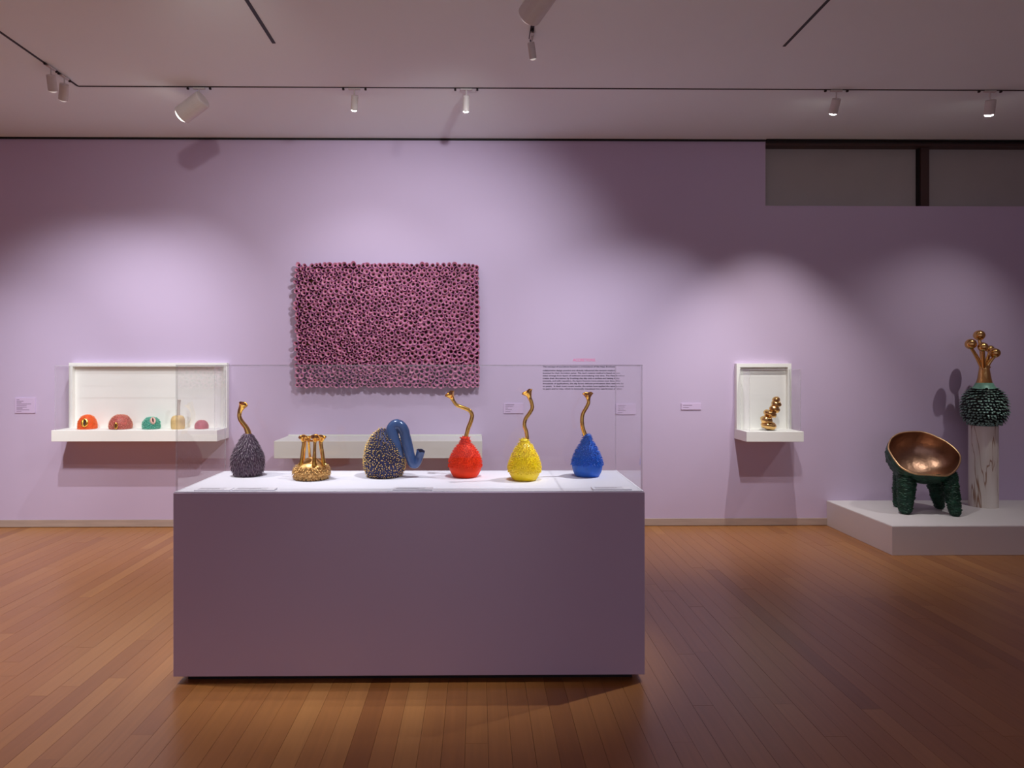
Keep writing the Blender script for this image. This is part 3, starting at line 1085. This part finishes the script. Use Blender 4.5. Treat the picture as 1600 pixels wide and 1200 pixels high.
def almond(root, c, wdt, hgt, n, lipm, holem, t=0.006, name='mouth'):
    """slit mouth: raised almond lip around a dark hole; c local centre, n outward normal"""
    n = Vector(n).normalized()
    U = Vector((0, 0, 1)); U = (U - n * U.dot(n)).normalized()
    S = U.cross(n).normalized()
    bm = bmesh.new()
    seg = 24
    rings = []
    for q, h in ((1.25, -1.0), (1.12, 0.5), (0.9, 1.0), (0.62, 0.75), (0.5, 0.5)):
        ring = []
        for k in range(seg):
            a = 2 * PI * k / seg
            sx = math.cos(a); sz = math.sin(a)
            wx_ = wdt * (q if q > 0.7 else q * 0.62) * sx * abs(sx) ** 0.15
            ring.append(bm.verts.new(Vector(c) + S * wx_ + U * hgt * (0.5 + 0.5 * q) * sz + n * t * h))
        rings.append(ring)
    skin(bm, rings, 0)
    f = bm.faces.new(rings[-1]); f.material_index = 1
    obj(name, bm, [lipm, holem], root, smooth=True)


def dome(pxc, yb, body, m, mt, label, sp, sl, sr, name='ceramic_mound', Y=6.205, sq=1.0, u=(0.15, 0.98)):
    q = Px(pxc, yb, zs1, Y=Y)
    v = thing(name, label, 'sculpture', q.root)
    prof = q.prof(body)
    vase_body(v, prof, m, seg=40)
    bm = bmesh.new()
    cover_spikes(bm, prof, u[0], u[1], sp, sl, sr, out=1.0, down=0.1, mi=0, tip=1)
    obj('nubs', bm, [m, mt], v, smooth=True, kind='stuff')
    return q, v


q, v = dome(136.5, 673, [(11, 673.5), (14.8, 670.5), (15.6, 665), (14.2, 658), (10.5, 652), (5, 648.8), (0.5, 648)], M['orange'], M['orangetip'],
            'bright orange dome ceramic with a large gold-lipped slit mouth', 0.0115, 0.0065, 0.0034)
c_, n_ = facing(q, 133.0, 660, 14.6 * q.k * q.c)
almond(v, c_ + Vector((0, 0, 0.002)), 4.4 * q.k, 6.4 * q.k, n_ + Vector((0, 0, 0.30)), M['gold'], M['dark'], 0.014)
q, v = dome(188.5, 673, [(12, 673.5), (17, 670), (18.6, 665), (17, 658), (12.5, 651.5), (6, 648.5), (0.5, 648)], M['rose'], M['rosetip'],
            'rosy brown speckled dome ceramic with a small gold mouth at its foot', 0.0120, 0.0075, 0.0036)
c_, n_ = facing(q, 182.5, 664, 18.2 * q.k * q.c)
almond(v, c_, 2.4 * q.k, 4.8 * q.k, n_ + Vector((0, 0, 0.12)), M['gold'], M['dark'], 0.014)
bm = bmesh.new()
lathe(bm, [(10 * q.k, 0.0005), (13.0 * q.k, 0.006), (14.8 * q.k, 0.018), (15.8 * q.k, 0.028)], 40)
obj('gold_foot', bm, M['gold2'], v, smooth=True)
q, v = dome(236.5, 673, [(9, 673.5), (13, 670.5), (14.2, 665), (13.2, 659), (10.5, 655), (6, 652.5), (0.5, 652)], M['teal'], M['tealtip'],
            'teal shaggy mound ceramic with a blush pink slit mouth', 0.0125, 0.0100, 0.0042)
c_, n_ = facing(q, 238.5, 657, 11.6 * q.k * q.c)
almond(v, c_, 3.6 * q.k, 5.2 * q.k, n_ + Vector((0, 0, 0.55)), M['blush'], M['dark'], 0.020)
bm = bmesh.new()
lathe(bm, [(0, 0.0005), (8.5 * q.k, 0.0005), (11.0 * q.k, 0.012), (11.6 * q.k, 0.020)], 32)
obj('foot', bm, M['blush'], v, smooth=True)
# cream bottle
q = Px(278, 673, zs1, Y=6.19)
v = thing('ceramic_bottle', 'cream cylindrical ceramic bottle with a thin forked neck, behind the pedestal cover edge', 'vase', q.root)
vase_body(v, q.prof([(9, 673.5), (10.8, 668), (11.4, 662), (11, 655), (8.5, 650.5), (4, 649), (0.5, 649)]), M['creamc'])
bm = bmesh.new()
sweep(bm, q.path([(279, 652, 0, 2.6), (279, 645, 0, 2.4), (279.3, 634, 0, 2.3), (279.5, 628, 0, 2.6), (280, 624.5, 0, 3.2)]), 14, 0, mouth=5, ruffle=0.2, nruf=2, wob=0.1)
obj('neck', bm, M['creamn'], v, smooth=True)
dome(315, 673, [(7.5, 673.5), (10, 670.5), (10.6, 666.5), (9.6, 662), (6.8, 658.5), (3, 657), (0.5, 656.8)], M['pinkc'], M['pinktip'],
     'small dusty pink rounded ceramic, last on the left case shelf', 0.0105, 0.0070, 0.0034)

# ------------------------------------------------------------------ bronze stack in the right case
q = Px(1202, 673.5, zs2, Y=6.18)
v = thing('stacked_bronze_sculpture', 'small polished bronze sculpture of curving stacked lumps in the right wall case', 'sculpture', q.root)
for sx, sy, rx, ry, ang, dy in ((1201.5, 667, 12.5, 7.0, 0.12, 0), (1197, 656, 9.8, 7.0, 0.05, -0.006), (1203, 646.5, 10.8, 6.0, 0.35, 0.0),
                                (1210.5, 639, 8.8, 6.3, 0.45, 0.004), (1213.0, 631, 8.0, 6.0, 0.1, 0.0), (1212.5, 624.5, 6.4, 5.0, -0.1, -0.003)):
    bm = bmesh.new()
    bmesh.ops.create_uvsphere(bm, u_segments=28, v_segments=18, radius=1)
    for vv in bm.verts:
        nn = noise.noise(vv.co * 1.6 + Vector((sx, sy, 0))) * 0.16
        groove = -0.10 * math.exp(-((vv.co.x - 0.15) / 0.14) ** 2) * (1 if vv.co.z > 0 else 0.3)
        vv.co *= 1 + nn + groove
    mm = Matrix.Rotation(ang, 4, 'Y') @ Matrix.Diagonal((rx * q.k * 0.93, rx * q.k * 0.85, ry * q.k, 1))
    bmesh.ops.transform(bm, matrix=mm, verts=bm.verts[:])
    zc_ = q.z(sy)
    mnz = min(vv.co.z for vv in bm.verts)
    if zc_ + mnz < 0.0:
        zc_ = -mnz
    obj('lump', bm, M['bronze'], v, (q.x(sx), dy, zc_), smooth=True)

# ------------------------------------------------------------------ low plinth with chair and column
pY0 = at_z(1394, 868, 0.0).y
px0 = at_z(1394, 868, 0.0).x
pzt = 1.5 - (822 - HOR) * (1.5 / (868 - HOR))
plinth = thing('low_plinth', 'wide low white plinth under the bronze chair and marble column', 'plinth', ((px0 + 5.4) / 2, (pY0 + WALL) / 2, 0))
bx('base', (px0, 5.4, pY0, WALL - 0.001, 0.0, pzt - 0.003), M['plinth'], plinth, 0.002)
bx('deck', (px0 + 0.003, 5.397, pY0 + 0.003, WALL - 0.002, pzt - 0.0034, pzt), M['plinth'], plinth)

# chair: tilted egg bowl on four rough legs
fl_ = at_z(1414, 803, pzt)
CY = 5.90
ch = thing('sculptural_chair', 'bronze bowl chair with four rough dark green legs on the low plinth', 'chair', (at(1444, 780, CY).x, CY, pzt))
rimc = [(140, 290), (170, 200), (240, 145), (330, 120), (450, 112), (560, 122), (680, 165), (800, 225), (900, 300), (960, 370), (975, 430), (950, 510),
        (900, 575), (830, 617), (740, 622), (600, 612), (480, 605), (390, 582), (290, 525), (215, 440), (160, 350)]
rim = []
for cx_, cy_ in rimc:
    px, py = 1370 + cx_ / 7.5, 660 + cy_ / 7.5
    t = (622 - cy_) / 510.0
    Y = CY - 0.21 + 0.40 * t
    rim.append(at(px, py, Y) - ch.location)
rim = [Vector(p) for p in catmull([tuple(p) for p in rim + rim[:3]], 4)]
rim = rim[4:4 + 21 * 4]
cen = sum(rim, Vector()) / len(rim)
nrm = Vector((0.03, 0.68, -0.70)).normalized()


def bowl_pt(i, ph, grow):
    P = rim[i]
    rad = (P - cen)
    c = math.cos(ph) ** 0.85 if math.cos(ph) > 0 else 0
    s = math.sin(ph) ** 0.9 if ph > 0 else 0
    return cen + rad * c + nrm * 0.25 * s + (rad.normalized() * c + nrm * s) * grow


NR = 16
bm = bmesh.new()
rings = [[bm.verts.new(bowl_pt(i, PI / 2 * j / NR, -0.004)) for i in range(len(rim))] for j in range(NR)]
rings.append([bm.verts.new(bowl_pt(0, PI / 2, -0.004))])
skin(bm, rings, 0)
obj('bowl', bm, M['bronze_in'], ch, smooth=True)
bm = bmesh.new()
rings = []
for j in range(NR * 3):
    ph = PI / 2 * j / (NR * 3)
    ring = []
    for i in range(len(rim)):
        p = bowl_pt(i, ph, 0.005)
        d = (p - cen).normalized()
        nn = noise.noise(p * 55) * 0.010 + abs(noise.noise(p * 28 + Vector((4, 0, 0)))) * 0.014
        ring.append(bm.verts.new(p + d * (nn * min(1, j / 4.0))))
    rings.append(ring)
rings.append([bm.verts.new(bowl_pt(0, PI / 2, 0.015))])
skin(bm, rings, 0)
bmesh.ops.recalc_face_normals(bm, faces=bm.faces[:])
from mathutils.bvhtree import BVHTree
shell_tree = BVHTree.FromBMesh(bm)
obj('shell', bm, M['greenp'], ch, smooth=True)


def outside_shell(p):
    loc, nor, _, _ = shell_tree.find_nearest(p)
    if loc is None:
        return p
    out = (loc - cen)
    n = nor if nor.dot(out) > 0 else -nor
    if (p - loc).dot(n) < 0.0:
        return loc + n * 0.001 - out.normalized() * 0.006
    return p

bm = bmesh.new()
sweep(bm, [tuple(rim[i % len(rim)] + (rim[i % len(rim)] - cen).normalized() * 0.003) + (0.0072,) for i in range(len(rim) + 1)], 8, 0, cap0=False, cap1=False, sub=1)
obj('rim', bm, M['bronze_rim'], ch, smooth=True)


def chair_leg(tx, ty, rt, bx_, by_, rb, dYt):
    Bt = at_z(bx_, by_ - 1.0, pzt)
    Tt = at(tx, ty, dYt)
    B0 = Bt - ch.location
    T0 = Tt - ch.location
    k = mperpx(bx_, Bt.y)
    bm = bmesh.new()
    n = 130
    seg = 60
    rings = []
    for i in range(n + 1):
        t = i / n
        c = T0.lerp(B0, t)
        r = (rt * (1 - t) + rb * t + 0.15 * rt * math.sin(PI * t)) * k
        if t > 0.93:
            r *= 1 - (t - 0.93) * 3.5
        ring = []
        for s in range(seg):
            a = 2 * PI * s / seg
            d = Vector((math.cos(a), math.sin(a), 0))
            p = c + d * r
            u = Vector((p.x * 75, p.y * 75, p.z * 120))
            nn = abs(noise.noise(u)) * 0.022 + noise.noise(p * 30) * 0.006
            ring.append(bm.verts.new(outside_shell(p + d * (nn if t < 0.98 else 0))))
        rings.append(ring)
    rings = [[bm.verts.new(outside_shell(T0))]] + rings + [[bm.verts.new(B0)]]
    skin(bm, rings, 0)
    obj('leg', bm, M['greenp'], ch, smooth=True)


chair_leg(1417, 735, 12.2, 1414.5, 804, 7.0, 5.83)
chair_leg(1482, 737, 10.5, 1493, 807.5, 6.0, 5.80)
chair_leg(1456, 735, 9.8, 1468.5, 796, 5.6, 6.0)
chair_leg(1409, 735, 9.5, 1404, 793, 6.0, 6.03)

# marble column
kc = mperpx(1536, 6.1)
cY = 6.085
colx = at(1536.5, 740, cY).x
col = thing('marble_column', 'pale marble cylinder column with brown veins under the scaly urn', 'column', (colx, cY, pzt))
rcol = 23.6 * kc * 0.825
zc1 = at(1536, 664.5, cY).z - pzt
bm = bmesh.new()
lathe(bm, [(0, 0), (rcol * 0.995, 0), (rcol, 0.003), (rcol * 1.003, zc1 * 0.5), (rcol * 0.995, zc1 - 0.003), (rcol * 0.985, zc1), (0, zc1)], 64)
o = obj('shaft', bm, M['marble'], col, smooth=False)

# scaly urn with bronze antlers of balls
q = Px(1538, 664.5, pzt + zc1, Y=cY)
urn = thing('scaly_urn', 'round black-green scaly urn with bronze neck and ball-tipped stalks on the marble column', 'sculpture', q.root)
prof = q.prof([(20, 664.5), (25, 662), (32, 654), (36, 643), (36, 629), (32, 617), (25, 610), (20, 607)])
vase_body(urn, prof, M['darkscale'], seg=56)
bm = bmesh.new()
cover_spikes(bm, prof, 0.12, 0.99, 0.0235, 0.029, 0.0135, out=0.7, down=0.35, mi=0, tip=1, flat=0.24, jit=0.22, bend=0.25, seg=6, sink=0.1)
obj('scales', bm, [M['darkscale'], M['scaletip']], urn, smooth=False, kind='stuff')
cprof = q.prof([(24, 611), (20, 606.5), (16.5, 602), (14.3, 598)])
bm = bmesh.new(); lathe(bm, cprof, 40); obj('collar', bm, M['aqua'], urn, smooth=True)
nprof = q.prof([(14.8, 600), (13.4, 597), (11.2, 590), (9.4, 580), (8.2, 573), (6.5, 570.5), (2, 570)])
bm = bmesh.new()
lathe(bm, nprof, 40, disp=lambda a, z, r: 0.0016 * noise.noise(Vector((math.cos(a) * 3, math.sin(a) * 3, z * 45))))
obj('neck', bm, M['bronze'], urn, smooth=True)
for px, py, rp, dy, bx_ in ((1530.0, 524.0, 8.8, 0.03, 1536), (1516.8, 537.6, 8.8, -0.01, 1533), (1535.8, 542.2, 7.8, -0.05, 1537), (1546.8, 545.5, 6.4, 0.04, 1540), (1554.4, 551.6, 8.2, -0.03, 1543)):
    bm = bmesh.new()
    sweep(bm, q.path([(bx_ + 1.0, 575, dy * 0.3, 4.6), (bx_, 571, dy * 0.4, 4.2), ((bx_ + px) / 2, (570 + py) / 2 + 2, dy * 0.8, 3.2), (px, py + rp * 0.6, dy, 3.0)]), 14)
    s = obj('stalk', bm, M['bronze'], urn, smooth=True)
    bm = bmesh.new()
    bmesh.ops.create_uvsphere(bm, u_segments=28, v_segments=18, radius=rp * q.k * 0.93)
    obj('ball', bm, M['bronze'], s, at(px, py, q.root.y + dy) - q.root, smooth=True)

# ------------------------------------------------------------------ wall label cards and wall text


def text_mesh(body, size, m, width=None):
    cu = bpy.data.curves.new('text', 'FONT')
    cu.body = body
    cu.size = size
    cu.extrude = 0.0003
    cu.offset = 0.0004
    cu.resolution_u = 2
    to = bpy.data.objects.new('text', cu)
    C.objects.link(to)
    dg = bpy.context.evaluated_depsgraph_get()
    dg.update()
    me = bpy.data.meshes.new_from_object(to.evaluated_get(dg))
    C.objects.unlink(to)
    bpy.data.objects.remove(to)
    xs = [v.co.x for v in me.vertices]
    s = 1.0 if (width is None or not xs) else width / (max(xs) - min(xs))
    x0 = min(xs) if xs else 0
    for v in me.vertices:
        v.co = Vector(((v.co.x - x0) * s, -v.co.z, v.co.y))
    me.materials.clear()
    me.materials.append(m)
    return me


def text_obj(name, body, size, m, parent, loc, width=None):
    me = text_mesh(body, size, m, width)
    me.name = name
    o = bpy.data.objects.new(name, me)
    C.objects.link(o)
    o.parent = parent
    o.location = loc
    return o


kw = mperpx(900, WALL)
t0 = at(848, 575, WALL)
txt = thing('wall_text', 'black vinyl wall paragraph under a pink heading, behind the cobalt vase', 'wall text', (at(911, 612, WALL).x, WALL - 0.0005, at(911, 612, WALL).z))
hd = at(895, 564.6, WALL)
text_obj('heading', 'ACCRETIONS', 0.036, M['pinkink'], txt, Vector((hd.x, WALL - 0.0008, hd.z)) - txt.location, 35 * kw)
lines = ["The concept of accretions became a cornerstone of the Haas Brothers'",
         "collaborative design practice and directly influenced the ceramic method",
         "invented for their Accretion series. The duo's ceramic method is based on how",
         "tubes emerge from layers of sediment accumulating over time. The Haas Brothers",
         "create their Accretions by brushing clay slip onto a surface and letting it dry",
         "unevenly, and with repetition, the layers become more uneven over time. After",
         "thousands of applications, the slip forms delicate protrusions that resemble fur",
         "or petals.  In their most recent works, the artists have applied the same process",
         "to paint and to wax, which is eventually translated into cast bronze or silver."]
wds = [113.5, 113.5, 121, 128, 120, 122, 127, 127, 125]
ys = [573.0, 578.9, 583.0, 587.0, 591.2, 595.2, 599.3, 603.5, 607.6]
for s_, wd, yy in zip(lines, wds, ys):
    p = at(848, yy + 1.0, WALL)
    text_obj('text_line', s_, 0.0185, M['ink'], txt, Vector((p.x, WALL - 0.0008, p.z)) - txt.location, wd * kw)


def label_card(x0, x1, y0, y1, lab, rows_):
    a, b_ = at(x0, y1, WALL), at(x1, y0, WALL)
    root = thing('label_card', lab, 'label', ((a.x + b_.x) / 2, WALL, a.z))
    bx('card', (a.x, b_.x, WALL - 0.008, WALL - 0.0005, a.z, b_.z), M['card'], root, 0.001)
    h = b_.z - a.z
    wd = b_.x - a.x
    for fz, fw in rows_:
        d = (a.x + wd * 0.09, a.x + wd * (0.09 + fw), WALL - 0.0085, WALL - 0.0079, a.z + h * fz, a.z + h * fz + 0.004)
        bx('text_line', d, M['cardink'], root)


label_card(24, 55.5, 621.5, 645.5, 'small lilac label card on the wall at the far left edge', ((0.86, 0.14), (0.76, 0.34), (0.68, 0.24), (0.59, 0.72), (0.5, 0.5), (0.38, 0.5), (0.3, 0.3), (0.2, 0.62), (0.1, 0.24)))
label_card(787, 817.5, 630, 646, 'small lilac label card on the wall behind the yellow vase neck', ((0.84, 0.45), (0.68, 0.40), (0.5, 0.12), (0.36, 0.33), (0.16, 0.25)))
label_card(1064, 1095, 630, 640.3, 'small lilac label card on the wall left of the narrow right case', ((0.66, 0.46), (0.34, 0.3)))
label_card(962, 993, 631, 647.5, 'faint lilac label card on the wall behind the pedestal cover right end', ((0.84, 0.4), (0.68, 0.36), (0.5, 0.3), (0.36, 0.4), (0.16, 0.25)))

# ------------------------------------------------------------------ groups of repeats
GROUPS = {'spotlight': 'spotlights on the ceiling tracks', 'lighting_track': 'tracks on the ceiling', 'label_card': 'label cards on the wall',
          'label_plate': 'label plates on the pedestal deck', 'spiky_vase': 'bristly vases under the pedestal cover',
          'acrylic_cover': 'clear acrylic covers', 'wall_display_case': 'white wall cases', 'ceramic_mound': 'domed ceramics in the left wall case'}
for o in list(C.objects):
    k = o.name.split('.')[0]
    if o.parent is None and k in GROUPS and 'label' in o:
        o['group'] = GROUPS[k]
